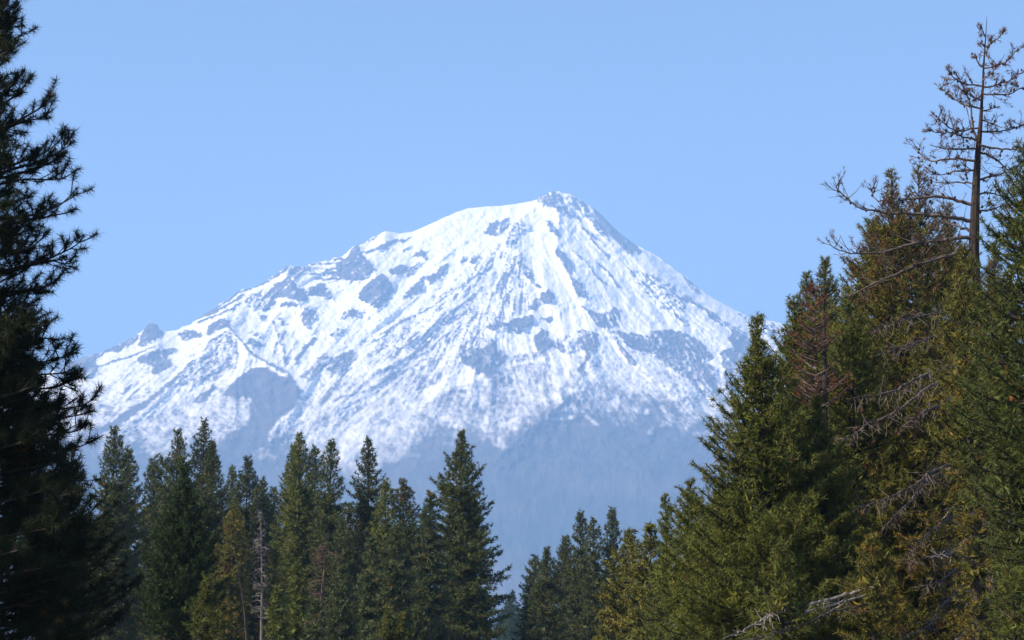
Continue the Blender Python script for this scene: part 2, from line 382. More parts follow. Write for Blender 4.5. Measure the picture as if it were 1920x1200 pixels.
def build_mountain():
    D0, RF = 14400.0, 5500.0
    u = np.concatenate([np.linspace(-1500, 60, 50)[:-1], np.arange(60, 1500, 1.75), np.linspace(1500, 3400, 60)])
    ys = np.interp(u, SIL[:, 0], SIL[:, 1])
    jag = (fbm(u / 7.0, u * 0 + 3, 3, 91) - 0.5) * 5 + (vnoise(u / 30.0, u * 0, 17) - .5) * 3
    rocky = np.interp(u, [100, 160, 700, 760, 990, 1010, 1130, 1400], [0, 1, 1, .15, .2, 1, .7, .5])
    ys0 = ys.copy()
    ys = ys + jag * rocky
    sm = np.where(u < 1050, np.interp(u, SML[::-1, 0], SML[::-1, 1]), np.interp(u, SMR[:, 0], SMR[:, 1]))
    n1, n2 = 300, 60
    ylow = np.maximum(880, ys + 0.25 * (1236 - ys))
    t1 = np.linspace(0, 1, n1)[:, None]
    t2 = np.linspace(0, 1, n2 + 1)[1:, None]
    Yp = np.concatenate([ys + (ylow - ys) * t1, ylow + (1246 - ylow) * t2])      # rows: crest first
    U = np.broadcast_to(u, Yp.shape).copy()
    ye = np.maximum(Yp - (ys0 - sm) * np.exp(-(Yp - ys0) / 60.0), sm + .5)
    s = np.clip((HZ - ye) / (HZ - 352.0), 0, 1)
    xl = np.interp(ye, SML[:, 1], SML[:, 0])
    xr = np.interp(ye, SMR[:, 1], SMR[:, 0])
    q = np.where(U < 1050, (1050 - U) / np.maximum(1050 - xl, 1), (U - 1050) / np.maximum(xr - 1050, 1))
    q = np.clip(q, 0, 1)
    D = D0 - RF * (1 - s) * np.sqrt(1 - (.87 * q) ** 2)
    # ---- snow cover
    wx = U + (fbm(U / 7, Yp / 7, 3, 5, .65) - .5) * 9
    wy = Yp + (fbm(U / 7, Yp / 7, 3, 55, .65) - .5) * 8
    phi = np.arctan2(wx - 1015, np.maximum(Yp - 250, 5) * 0.9)                     # fall lines fan out from the summit
    rad = np.hypot(U - 1015, Yp - 300)
    curl = (fbm(U / 150, Yp / 150, 2, 8) - .5) * 0.10
    st1, st2, st3 = (sample(flow_noise(*a), U, Yp) for a in ((1.9, 9, 21), (4.2, 34, 22), (17, 80, 23)))
    streak = np.clip(.5 + (st1 - .5) * .75 + (st2 - .5) * .6, -.1, 1.1)
    fine = fbm(U / 3.0, Yp / 2.6, 2, 31)
    chunk = fbm(U / 8, Yp / 7, 3, 37, .65)
    mott = fbm(U / 26, Yp / 22, 4, 41, .6)
    line = np.interp(U, SNOWLINE[:, 0], SNOWLINE[:, 1]) + (mott - .5) * 60
    S = 1.04 - 0.20 * np.clip((Yp - 440) / 300, 0, 1)
    S = S - .40 * np.clip((Yp - line + 70) / 90, 0, 1) - .62 * np.clip((Yp - line - 5) / 125, 0, 1)
    # streaky slopes below the upper ridge and the ribbed moraines
    f = inside(wx, wy, [(960,440),(1000,580),(900,620),(860,680),(790,750),(700,790),(560,810),(600,740),(760,600),(880,500)])
    S = np.where(f, np.minimum(S, np.interp(Yp, [500, 640], [.84, .68])), S)
    f = inside(wx, wy, [(790,762),(860,722),(940,690),(1030,676),(1040,740),(960,772),(880,786),(800,778)])
    S = np.where(f, .47, S)
    f = inside(wx, wy, [(580,494),(640,482),(660,500),(660,528),(600,530),(580,515)])
    band = np.sin((Yp + (mott - .5) * 14) * 0.62)
    S = np.where(f, .52 + .35 * band, S)
    rock_shade = np.zeros_like(S)
    for val, poly in ROCK_SHADE:
        f = inside(wx, wy, poly)
        S = np.where(f, .10 + val * .9, S)
        rock_shade = np.where(f, 1.0 if val >= 0 else 0.0, rock_shade)
    for val, w, ln in STROKE:
        S = np.where(seg_dist(wx, wy, ln) < w * .5, val, S)
    for val, poly in SNOW:
        S = np.where(inside(wx, wy, poly), val, S)
    S = blur(S, 1)
    soft = 1 - np.clip(np.abs(S - .55) / .5, 0, 1)
    zone = .17 + .05 * np.clip((Yp - 600) / 90, 0, 1) * np.clip((U - 780) / 120, 0, 1)
    for val, poly in ((1.0, [(960,440),(1000,580),(900,620),(860,680),(790,750),(700,800),(540,830),(590,740),(700,640),(800,560),(880,500)]),
                      (.9, [(1120,470),(1250,530),(1290,590),(1240,610),(1180,570),(1130,500)]), (.6, [(440,560),(660,470),(740,500),(640,600),(560,690),(470,620)]),
                      (.55, [(160,700),(300,660),(390,640),(310,730),(200,800)])):
        zone = np.where(inside(wx, wy, poly), np.maximum(zone, val), zone)
    zone = blur(zone, 8)
    soft = np.maximum(soft, .42 * blur(rock_shade, 2))
    zone = np.maximum(zone, .5 * blur(rock_shade, 2))
    low_ = np.interp(Yp, [800, 890], [1, 0])
    mask = S + (streak - .5) * (.15 + .6 * zone + (.2 + .85 * zone) * soft) * low_ + (fine - .5) * (.3 + .95 * soft) * low_ + (chunk - .5) * (.3 + .8 * soft) * low_ + (mott - .5) * .4
    mask = np.clip((mask - .5) / (.28 + .75 * soft * np.clip((Yp - 580) / 140, 0, 1)) + .5, 0, 1)
    thin = .75 * np.clip((Yp - 640) / 120, 0, 1)               # thin, patchy cover lower down
    mask = mask * (1 - thin) + blur(mask, 3) * thin
    # ---- relief, along the line of sight (metres)
    rockm = blur(1 - np.clip(S, 0, 1), 3)
    calm = np.interp(Yp, [740, 885], [1, 0])
    rel = 90 * (mott - .5) * (1 - calm) + calm * (85 * (st3 - .5) * np.clip(rad / 330, .16, 1) + 60 * blur(rock_shade, 2) * (chunk - .5) + 14 * (st2 - .5) * np.clip(rad / 200, .4, 1) + 5 * (st1 - .5) + 12 * (fine - .5)
                  + 34 * rockm * (.4 + mott) + 30 * (chunk - .5) + 50 * (mott - .5))
    for h, w, ln in RIDGES:
        d = seg_dist(U + (wx - U) * .8, Yp + (wy - Yp) * .8, ln)
        rel = rel + h * np.exp(-d / w * 1.3) * np.clip(1.2 - d / (3 * w), 0, 1)
    fade = np.clip((1238 - Yp) / 120, 0, 1) * np.clip((Yp - ys) / 10 + .25, 0, 1)
    D = D - rel * fade
    a, b = ray(U, Yp)
    P = np.stack([a * D, D, EYE + b * D], -1)
    # ---- the far side falls away behind the crest
    nb = 14
    k = np.arange(1, nb + 1)[:, None]
    back = np.stack([np.broadcast_to(P[0, :, 0], (nb, len(u))) * (1 + 0 * k), P[0, :, 1] + 260 * k + 0 * u, np.maximum(P[0, :, 2] - (150 * k + 6 * k * k), -8)], -1)
    ALL = np.concatenate([back[::-1], P])
    ALL[..., 2] = np.maximum(ALL[..., 2], -8.0)
    M = np.concatenate([np.broadcast_to(mask[0], (nb, len(u))), mask])
    nr, nc = ALL.shape[:2]
    idx = np.arange(nr * nc).reshape(nr, nc)
    F = np.stack([idx[:-1, :-1], idx[1:, :-1], idx[1:, 1:], idx[:-1, 1:]], -1).reshape(-1, 4)
    # talus / forest share of the bare ground
    tal = np.clip((fbm(ALL[..., 0] / 900 + ALL[..., 2] / 900, ALL[..., 2] / 300, 5, 13, .6) - .38) * 3.2, 0, 1)
    low = np.clip((1500 - ALL[..., 2]) / 900, 0, 1)
    col = np.stack([M, tal, low], -1).reshape(-1, 3)
    m, n, l = nodes_of('snow_and_rock')
    pb = n['Principled BSDF']
    atn = n.new('ShaderNodeAttribute'); atn.attribute_name = 'tint'
    sp = n.new('ShaderNodeSeparateColor'); l.new(atn.outputs['Color'], sp.inputs[0])
    geo = n.new('ShaderNodeNewGeometry')
    nz = n.new('ShaderNodeTexNoise'); nz.inputs['Scale'].default_value = 0.012; nz.inputs['Detail'].default_value = 6
    l.new(geo.outputs['Position'], nz.inputs['Vector'])
    rock = n.new('ShaderNodeValToRGB')
    rock.color_ramp.elements[0].position = .35; rock.color_ramp.elements[0].color = (.045, .04, .04, 1)
    rock.color_ramp.elements[1].position = .7; rock.color_ramp.elements[1].color = (.13, .105, .095, 1)
    l.new(nz.outputs['Fac'], rock.inputs[0])
    wood = n.new('ShaderNodeMix'); wood.data_type = 'RGBA'
    wood.inputs[6].default_value = (.05, .068, .068, 1); wood.inputs[7].default_value = (.12, .105, .10, 1)
    l.new(sp.outputs[1], wood.inputs[0])
    bare = n.new('ShaderNodeMix'); bare.data_type = 'RGBA'
    l.new(sp.outputs[2], bare.inputs[0]); l.new(rock.outputs[0], bare.inputs[6]); l.new(wood.outputs[2], bare.inputs[7])
    fin = n.new('ShaderNodeMix'); fin.data_type = 'RGBA'
    fin.inputs[7].default_value = (.87, .83, .79, 1)
    l.new(sp.outputs[0], fin.inputs[0]); l.new(bare.outputs[2], fin.inputs[6]); l.new(fin.outputs[2], pb.inputs['Base Color'])
    pb.inputs['Roughness'].default_value = 0.8
    pb.inputs['Specular IOR Level'].default_value = 0.1
    me = make_mesh('mountain', ALL.reshape(-1, 3), [F], [m], col=col, smooth=True)
    o = link('mountain', me)
    tag(o, 'snow covered volcano with bare rock ridges rising above the trees', kind='structure')

build_mountain()

# ------------------------------------------------------------------ ground
def build_ground():
    m, n, l = nodes_of('forest_floor')
    pb = n['Principled BSDF']
    geo = n.new('ShaderNodeNewGeometry')
    nz = n.new('ShaderNodeTexNoise'); nz.inputs['Scale'].default_value = 0.15; nz.inputs['Detail'].default_value = 8
    l.new(geo.outputs['Position'], nz.inputs['Vector'])
    rp = n.new('ShaderNodeValToRGB')
    rp.color_ramp.elements[0].position = .35; rp.color_ramp.elements[0].color = (.05, .055, .025, 1)
    rp.color_ramp.elements[1].position = .7; rp.color_ramp.elements[1].color = (.14, .11, .06, 1)
    l.new(nz.outputs['Fac'], rp.inputs[0]); l.new(rp.outputs[0], pb.inputs['Base Color'])
    pb.inputs['Roughness'].default_value = .95
    xs = np.concatenate([np.linspace(-11000, -300, 12), np.linspace(-250, 250, 41), np.linspace(300, 11000, 12)])
    yy = np.concatenate([np.linspace(-1200, -60, 6), np.linspace(-40, 500, 55), np.linspace(600, 18500, 30)])
    X, Y = np.meshgrid(xs, yy)
    Z = (fbm(X / 40, Y / 40, 3, 3) - .5) * .5 * np.clip((600 - np.abs(Y)) / 200, 0, 1) * np.clip(np.abs(X) / 6, .2, 1) - .1
    V = np.stack([X, Y, Z], -1).reshape(-1, 3)
    nr, nc = X.shape
    idx = np.arange(nr * nc).reshape(nr, nc)
    F = np.stack([idx[:-1, :-1], idx[:-1, 1:], idx[1:, 1:], idx[1:, :-1]], -1).reshape(-1, 4)
    o = link('ground', make_mesh('ground', V, [F], [m], smooth=True))
    tag(o, 'forest floor with dry grass and fallen needles', kind='structure')

build_ground()

# ------------------------------------------------------------------ haze
def build_haze():
    m, n, l = nodes_of('haze')
    n.remove(n['Principled BSDF'])
    pv = n.new('ShaderNodeVolumePrincipled')
    pv.inputs['Color'].default_value = (0.34, 0.585, 1.0, 1)
    pv.inputs['Density'].default_value = 9.0e-5
    pv.inputs['Anisotropy'].default_value = 0.0
    l.new(pv.outputs[0], n['Material Output'].inputs['Volume'])
    x, y0, y1, z0, z1 = 13000, -2500, 20500, -9.5, 3700
    V = [(-x, y0, z0), (x, y0, z0), (x, y1, z0), (-x, y1, z0), (-x, y0, z1), (x, y0, z1), (x, y1, z1), (-x, y1, z1)]
    F = np.array([(0, 3, 2, 1), (4, 5, 6, 7), (0, 1, 5, 4), (1, 2, 6, 5), (2, 3, 7, 6), (3, 0, 4, 7)])
    o = link('haze', make_mesh('haze', V, [F], [m]))
    tag(o, 'thin blue haze between the trees and the mountain', kind='stuff')

build_haze()

# ------------------------------------------------------------------ tree building blocks
def unit(v):
    return v / np.maximum(np.linalg.norm(v, axis=-1, keepdims=True), 1e-9)

class Geo:
    """collects needles (slot 0), wood (slot 1) and cones (slot 2)"""
    def __init__(self):
        self.V, self.F, self.Mi, self.K, self.n = [], [], [], [], 0
    def add(self, V, F, mi, col):
        V = np.asarray(V).reshape(-1, 3)
        self.V.append(V); self.F.append(np.asarray(F) + self.n); self.Mi.append(np.full(len(F), mi)); self.K.append(np.broadcast_to(col, V.shape))
        self.n += len(V)
    def tube(self, pts, rad, sides=5, mi=1):
        pts = np.asarray(pts, float); k = len(pts)
        rad = np.broadcast_to(rad, (k,))
        t = unit(np.gradient(pts, axis=0))
        ref = np.array([0, 0, 1.0]) if abs(t[0, 2]) < .8 else np.array([1.0, 0, 0])
        a = unit(np.cross(t, ref)); b = np.cross(t, a)
        ang = np.arange(sides) * 2 * math.pi / sides
        ring = pts[:, None] + rad[:, None, None] * (a[:, None] * np.cos(ang)[None, :, None] + b[:, None] * np.sin(ang)[None, :, None])
        i = np.arange(k * sides).reshape(k, sides)
        q = np.stack([i[:-1], np.roll(i[:-1], -1, 1), np.roll(i[1:], -1, 1), i[1:]], -1).reshape(-1, 4)
        tri = np.concatenate([q[:, [0, 1, 2]], q[:, [0, 2, 3]]])
        self.add(ring, tri, mi, (0.1, .08, .07))
    def tufts(self, P, U, col, rng, n=20, length=.2, width=.012, spread=1.0, stem=.18):
        P, U, col = np.asarray(P, float), unit(np.asarray(U, float)), np.asarray(col, float)
        N = len(P)
        if N == 0: return
        Pn, Un = np.repeat(P, n, 0), np.repeat(U, n, 0)
        r = rng.normal(size=(N * n, 3))
        r = unit(r)
        d = unit(Un * (.55 / max(spread, .01)) + r)
        base = Pn - Un * (rng.random((N * n, 1)) * stem)
        L = length * (.7 + .5 * rng.random((N * n, 1)))
        side = unit(np.cross(d, rng.normal(size=(N * n, 3)))) * width * .5
        V = np.stack([base - side, base + side, base + d * L], 1)
        F = np.arange(N * n * 3).reshape(-1, 3)
        K = np.repeat(np.repeat(col, n, 0) * (.75 + .5 * rng.random((N * n, 1))), 3, 0)
        self.add(V, F, 0, K)
    def cones(self, P, r, rng):
        P = np.asarray(P, float)
        if len(P) == 0: return
        o = np.array([(0, 0, 1.3), (1, 0, 0), (0, 1, 0), (-1, 0, 0), (0, -1, 0), (0, 0, -1.3)]) * r
        f = np.array([(0, 1, 2), (0, 2, 3), (0, 3, 4), (0, 4, 1), (5, 2, 1), (5, 3, 2), (5, 4, 3), (5, 1, 4)])
        V = P[:, None] + o[None] * (.8 + .4 * rng.random((len(P), 1, 1)))
        F = (np.arange(len(P))[:, None, None] * 6 + f[None]).reshape(-1, 3)
        self.add(V, F, 2, (.04, .025, .02))
    def mesh(self, name, wood=None):
        return make_mesh(name, np.concatenate(self.V), [np.concatenate(self.F)], [M_needle, wood or M_bark, M_cone], np.concatenate(self.Mi), np.concatenate(self.K))

GREEN = dict(base=(.055, .085, .022), dark=(.03, .052, .016), yellow=(.17, .13, .025), brown=(.17, .075, .025))

def tint(P, rng, pal, yellow=.05, brown=.01, seed=0, patch=2.2):
    """needle colour of each tuft: green, with patches of yellowing and dead needles"""
    P = np.asarray(P, float)
    N = len(P)
    k = rng.random((N, 1))
    c = np.array(pal['dark']) * (1 - k) + np.array(pal['base']) * k
    f = fbm(P[:, 0] / patch + P[:, 1] / patch * .7, P[:, 2] / patch, 2, seed + 7)
    thr_y = np.clip((f - (.72 - yellow)) * 6, 0, 1) * np.clip(yellow * 6, 0, 1)
    y = ((rng.random(N) < thr_y * .75) | (rng.random(N) < yellow * .35))[:, None]
    g = fbm(P[:, 0] / patch * .9 + 40, P[:, 2] / patch * .9, 2, seed + 19)
    thr_b = np.clip((g - (.74 - brown)) * 6, 0, 1) * np.clip(brown * 6, 0, 1)
    b = ((rng.random(N) < thr_b * .8) | (rng.random(N) < brown * .35))[:, None]
    c = np.where(y, np.array(pal['yellow']) * (.6 + .6 * rng.random((N, 1))), c)
    c = np.where(b, np.array(pal['brown']) * (.6 + .7 * rng.random((N, 1))), c)
    return c

def bough(geo, base, az, el, L, rng, detail, up=.3, tl=.2, dens=1.0, wood=True, thick=1.0, cloud=0.0):
    """one living limb: axis, side twigs, tufts at the twig ends. Returns tuft positions and directions"""
    n = 6
    t = np.linspace(0, 1, n)
    h = np.array([math.cos(az), math.sin(az), 0]); sd = np.array([-h[1], h[0], 0])
    wob = rng.normal(0, .05) * L
    ax = base + np.outer(t * L * math.cos(el), h) + np.outer(wob * np.sin(t * 3), sd)
    ax[:, 2] += L * (t * math.sin(el) + up * t ** 2.4)
    if wood:
        geo.tube(ax, (.012 + .016 * L) * thick * (1.05 - t) + .008, 4 if detail else 3)
    def axis(s):
        return np.array([np.interp(s, t, ax[:, i]) for i in range(3)])
    tan = unit(np.gradient(ax, axis=0))
    P, U = [], []
    nm = max(2, int(L * .8 / (tl * 1.1) * dens))
    for s in np.linspace(.3, 1, nm):
        P.append(axis(s)); U.append(np.array([np.interp(s, t, tan[:, i]) for i in range(3)]) + (0, 0, .35))
    nt = max(2, int(L * 2.6 * dens))
    for j in range(nt):
        s = .18 + .75 * (j + rng.random()) / nt
        sg = 1 if j % 2 else -1
        tlh = L * .42 * (1.05 - s) * (.6 + .7 * rng.random()) + tl * .5
        dirn = unit(h * (.55 + .2 * rng.random()) + sd * sg * (.75 + .3 * rng.random()) + np.array([0, 0, .15 + .4 * rng.random()]))
        b0 = axis(s)
        tip = b0 + dirn * tlh + np.array([0, 0, .12 * tlh])
        if wood and detail:
            geo.tube(np.stack([b0, (b0 + tip) / 2 - (0, 0, .02), tip]), np.array([.014, .010, .006]) * thick, 3)
        k = max(1, int(tlh / (tl * 1.25)))
        for i in range(k):
            f = 1 - i / (k + .6) * .85
            P.append(b0 + (tip - b0) * f + rng.normal(0, .03, 3)); U.append(dirn + (0, 0, .5))
    nc = int(cloud * L * L + rng.random())                    # short twigs filling the spray around the limb
    if nc > 0:
        s = .12 + .86 * rng.random(nc) ** .75
        c = np.stack([np.interp(s, t, ax[:, i]) for i in range(3)], -1)
        wid = L * .34 * (1.12 - s)
        off = rng.normal(0, .6, nc) * wid
        c = c + sd * off[:, None] + h * (np.abs(off) * .5)[:, None]
        c[:, 2] += rng.normal(.1, .5, nc) * wid * .6
        dv = unit(h + sd * (off / wid * .6)[:, None] + rng.normal(0, .35, (nc, 3)) + np.array([0, 0, .55]))
        P += list(c); U += list(dv)
    return P, U

def new_tree(name, label, cat, x, d, group=None):
    e = bpy.data.objects.new(name, None)
    e.empty_display_size = .5
    e.location = (ray(x, HZ)[0] * d, d, 0)
    C.objects.link(e)
    tag(e, label, cat, group)
    return e

def trunk_part(e, H, r, lean=(0, 0), bark=None, seed=0, sides=9):
    rng = np.random.default_rng(seed + 500)
    z = np.linspace(-.3, H, 14)
    t = np.clip(z / H, 0, 1)
    g = Geo()
    pts = np.stack([lean[0] * t ** 1.3 + rng.normal(0, .012 * r, 14), lean[1] * t + rng.normal(0, .012 * r, 14), z], -1)
    rad = r * (1 - t) ** .85 + .012 + r * .35 * np.exp(-np.maximum(z, 0) * 1.6)
    g.tube(pts, rad, sides)
    link('trunk', g.mesh('trunk', bark), e)
    return pts

def conifer(name, label, x, top, prof, d, seed, kind='pine', pal=None, yellow=.04, brown=.01, base_y=None, cat='pine tree', group=None,
            trunk_r=None, dens=1.0, tl=None, nn=None, nw=None, gaps=.1, el_top=.9, el_low=-.1, up=.28, whorl=None, per=None, lean=0.0, tufts_dark=1.0, depth=None, cloud=None, brown_above=None):
    """prof: rows (photo y, half width left, half width right) of the crown outline in photo pixels"""
    rng = np.random.default_rng(seed)
    pal = pal or GREEN
    e = new_tree(name, label, cat, x, d, group)
    H = float(at(x, top, d)[2])
    px = d / FPX
    prof = [(p[0], p[1], p[2] if len(p) > 2 else p[1]) for p in prof]
    zz = np.array([float(at(x, p[0], d)[2]) for p in prof])[::-1]
    wl = np.array([p[1] * px for p in prof])[::-1]
    wr = np.array([p[2] * px for p in prof])[::-1]
    near = d < 130
    tl = tl or (.22 if near else .38 if d < 320 else .7)
    nn = nn or (16 if d < 60 else 11 if d < 110 else 9 if near else 8 if d < 320 else 7)
    nw = nw or (.018 if d < 60 else .029 if d < 110 else .042 if near else .085 if d < 320 else .16)
    cloud = cloud if cloud is not None else (4.2 if near else 1.25 if d < 320 else .2)
    whorl = whorl or (.34 if near else .5 if d < 320 else 1.0)
    per = per or (6 if near else 5)
    r = trunk_r or max(.08, H * .011)
    pts = trunk_part(e, H - .15, r, (lean, 0), seed=seed)
    g = Geo()
    z0 = max(float(zz[0]), 0.6) if base_y is None else float(at(x, base_y, d)[2])
    z0 = min(z0, H * .6)
    z = z0
    P, U = [], []
    a0 = rng.random() * 6.28
    while z < H - .1:
        t = z / H
        el = el_low + (el_top - el_low) * np.clip((t - .25) / .75, 0, 1) ** 1.6
        m = max(3, int(round(per * (1 if t < .93 else .7))))
        for k in range(m):
            if rng.random() < gaps: continue
            az = a0 + k * 6.283 / m + rng.normal(0, .25)
            zb = z + rng.normal(0, .35) * whorl
            # the outline is met by the tip, which stands higher than the base
            R = 0
            for _ in range(2):
                ztip = min(zb + R * (math.tan(el) * .9 + up), H)
                c = math.cos(az)
                lw, rw = np.interp(ztip, zz, wl), np.interp(ztip, zz, wr)
                R = lw * max(-c, 0) ** 1 + rw * max(c, 0) + (lw + rw) * .5 * (1 - abs(c)) * (depth or 1)
            R = R * (.68 + .42 * rng.random() ** .7) * (1 if near else 1.12) + .12
            L = R / max(math.cos(el), .45)
            b = np.array([np.interp(zb, pts[:, 2], pts[:, 0]), 0, min(zb, H - .1)])
            if kind == 'fir':
                p, q = bough(g, b, az, el * .5 - .12, L, rng, False, -.02, tl, dens * 1.2, wood=near, cloud=cloud)
            else:
                p, q = bough(g, b, az, el + rng.normal(0, .08), L, rng, near, up, tl, dens, wood=near or rng.random() < .5, cloud=cloud)
            P += p; U += q
        z += whorl * (.8 + .4 * rng.random()) * (1 if t < .8 else .7)
        a0 += 2.4
    P.append(np.array([lean, 0, H])); U.append(np.array([0, 0, 1.0]))
    if d < 320:
        k = (rng.random(len(P)) < (.10 if near else .16)) & (np.array(P)[:, 2] < H * (.9 if near else .78))
        Pi = np.array(P)[k] * np.array([.55, .55, 1]) + np.array([0, 0, -.12 * tl])  # broad inner blades, added to block light through the crown
        g.tufts(Pi, np.array(U)[k], tint(Pi + np.array(e.location), rng, pal, yellow * .5, brown, seed), rng, 5, tl * 1.8, nw * 5, 1.5, tl)
    P, U = np.array(P), np.array(U)
    col = tint(P + np.array(e.location), rng, pal, yellow, brown, seed)
    if brown_above:
        k = (P[:, 2] > brown_above * H) & (rng.random(len(P)) < .36)
        col = np.where(k[:, None], np.array(pal['brown']) * (.6 + .7 * rng.random((len(P), 1))), col)
    if kind == 'fir':
        U[:, 2] *= .3
        g.tufts(P, U, col * tufts_dark, rng, nn, tl * 1.15, nw * 1.1, .75, tl)
    else:
        g.tufts(P, U, col * tufts_dark, rng, nn, tl, nw, 1.15, tl * .7)
    link('crown', g.mesh('crown'), e)
    return e

def copy_tree(src, x, d, s, rot, label, group):
    r = src.copy(); C.objects.link(r)
    r.location = (ray(x, HZ)[0] * d, d, 0); r.scale = (s * 1.0, s * 1.0, s); r.rotation_euler = (0, 0, rot)
    r['label'] = label; r['group'] = group
    for ch in src.children:
        c = ch.copy(); C.objects.link(c); c.parent = r
    return r

#TREES
# ------------------------------------------------------------------ far conifers seen in the gap and deep in the stand
far0 = conifer('conifer', 'blue-grey distant conifer in the gap between the two tree walls', 951, 1132, [(1132,1),(1150,8),(1200,13),(1236,15)], 900, 11,
               'fir', cat='conifer', group='distant conifers in the gap')
rng = np.random.default_rng(5)
for i in range(17):
    copy_tree(far0, 936 + i * 3.7 + rng.normal(0, 1), 760 + 420 * rng.random(), .8 + .35 * rng.random(), rng.random() * 6,
              'blue-grey distant conifer in the gap between the two tree walls', 'distant conifers in the gap')
DEEP = 'dark conifer deep in the stand, half hidden behind the front trees'
deep0 = conifer('conifer', DEEP, 640, 985, [(985,2),(1020,14),(1080,24),(1150,30),(1215,30)], 330, 12, cat='conifer', group='half hidden conifers deep in the stand')
deep1 = conifer('conifer', DEEP, 470, 965, [(965,2),(1000,12),(1060,22),(1150,28),(1215,28)], 330, 13, 'fir', cat='conifer', group='half hidden conifers deep in the stand')
for i, x in enumerate(list(range(130, 900, 27)) + list(range(1000, 1200, 28)) + [1240, 1290]):
    copy_tree((deep0, deep1)[i % 2], x + rng.normal(0, 6), 300 + 50 * rng.random(), (.82 + .3 * rng.random()) * (1 if x < 950 else .72), rng.random() * 6, DEEP, 'half hidden conifers deep in the stand')

# ------------------------------------------------------------------ the tree line on the left of the gap
G1 = 'conifers of the tree line left of the gap'
DK = dict(base=(.105, .12, .034), dark=(.06, .075, .024), yellow=(.15, .12, .03), brown=(.15, .07, .025))
LT = dict(base=(.15, .165, .034), dark=(.085, .10, .024), yellow=(.17, .14, .03), brown=(.15, .07, .025))
FR = dict(base=(.105, .125, .045), dark=(.06, .078, .03), yellow=(.15, .12, .03), brown=(.15, .07, .025))
def pine(x, top, prof, d, seed, label, **k):
    k.setdefault('pal', DK); k.setdefault('tufts_dark', (.8, 1.0, 1.25, .9, 1.15)[seed % 5]); k.setdefault('lean', (.2, -.15, .0, .3, -.25, .1)[seed % 6])
    return conifer('pine_tree', label, x, top, prof, d, seed, group=G1, **k)
pine(200, 805, [(805,4),(815,10),(830,14),(860,22),(900,32),(1000,40),(1200,45)], 230, 101, 'pine with blunt three-pointed top beside the dark foreground pine')
pine(226, 845, [(845,4),(865,10),(880,16),(910,26),(960,34),(1100,44),(1200,46)], 240, 102, 'narrow dark pine just right of the blunt three-pointed pine')
pine(280, 858, [(858,4),(872,9),(885,14),(910,20),(960,30),(1100,42),(1200,44)], 280, 103, 'slender pine standing alone against the slope left of the rounded shadowed tree')
pine(322, 812, [(812,4),(830,13,16),(845,22,17),(862,42,20),(900,40,36),(1000,46),(1200,50)], 260, 104, 'open pine with a long left limb behind the rounded shadowed tree', gaps=.22)
pine(368, 792, [(792,4),(812,13),(830,19),(850,24),(880,32),(950,40),(1100,46),(1200,48)], 270, 105, 'tallest open pine above the rounded shadowed tree, bare trunk showing', gaps=.2, trunk_r=.4)
pine(393, 838, [(838,3),(860,11),(880,16),(910,24),(980,34),(1200,42)], 256, 106, 'pointed dense pine at the right shoulder of the tallest open pine')
pine(427, 880, [(880,3),(900,8),(920,13),(960,22),(1100,32),(1200,34)], 300, 107, 'small spire-topped pine between two wider pines left of the grey snag')
pine(454, 863, [(863,5),(880,13),(900,19),(930,27),(1000,34),(1200,40)], 280, 108, 'round-topped dense pine behind the yellowing tree')
pine(487, 900, [(900,4),(920,12),(950,20),(1000,27),(1200,34)], 275, 109, 'low pointed pine directly behind the grey snag')
pine(508, 918, [(918,3),(945,12),(990,22),(1100,30),(1200,32)], 292, 110, 'lowest pine in the dip of the tree line right of the snag')
pine(540, 838, [(838,3),(860,9),(890,15),(915,18),(1000,26),(1200,30)], 264, 111, 'thin pine top leaning out left of the broad lit pine', gaps=.2)
pine(558, 816, [(816,3),(835,11),(855,17),(880,24,22),(905,34,30),(930,40,36),(1000,46),(1080,52),(1200,50)], 250, 112, 'broad sunlit pine with a dense skirt and sharp top', pal=LT, yellow=.06)
pine(584, 836, [(836,3),(850,10),(870,13),(900,17),(1000,28),(1200,34)], 271, 113, 'thin bristly pine top tucked behind the broad sunlit pine', gaps=.2)
pine(612, 828, [(828,3),(842,9),(860,14),(885,19),(905,26),(940,30),(1000,34),(1200,40)], 246, 114, 'slim open pine right of the broad sunlit pine', gaps=.22)
pine(688, 823, [(823,2),(838,9),(855,15),(875,20),(900,30),(925,38),(960,36),(1000,36),(1200,40)], 255, 115, 'tall open pine with straight dark trunk and steep cone top', gaps=.2, trunk_r=.42)
pine(650, 955, [(955,8),(975,16),(1000,24),(1100,36),(1200,40)], 236, 116, 'bushy pine filling the space left of the straight-trunked pine')
pine(716, 906, [(906,4),(925,14),(950,20),(1000,28),(1100,34),(1200,36)], 241, 117, 'yellow-green pine leaning on the right side of the straight-trunked pine', pal=LT, yellow=.08)
pine(757, 903, [(903,3),(912,12),(930,19),(960,27),(1000,32),(1100,38),(1200,40)], 240, 118, 'broad-headed pine with a ragged crown and rusty streak', yellow=.1, brown=.03)
pine(862, 811, [(811,2),(825,8,7),(838,12,18),(850,28,16),(866,34,26),(886,36,40),(900,60,36),(918,62,34),(930,58,44),(942,42,56),(965,38,52),(985,40,66),(1010,42,72),(1050,48,72),(1085,52,84),(1110,54,78),(1200,60,84)],
     220, 119, 'tallest ragged pine at the right end of the left tree line', gaps=.12, pal=DK, yellow=.03, brown=.02, trunk_r=.45)
def fir(x, top, prof, d, seed, label, **k):
    k.setdefault('pal', FR)
    return conifer('fir_tree', label, x, top, prof, d, seed, 'fir', cat='fir tree', group=G1, **k)
fir(806, 925, [(925,2),(950,11),(980,20),(1040,32),(1100,42),(1200,50)], 205, 120, 'dark blue-green fir in front of the tallest ragged pine', brown=.02)
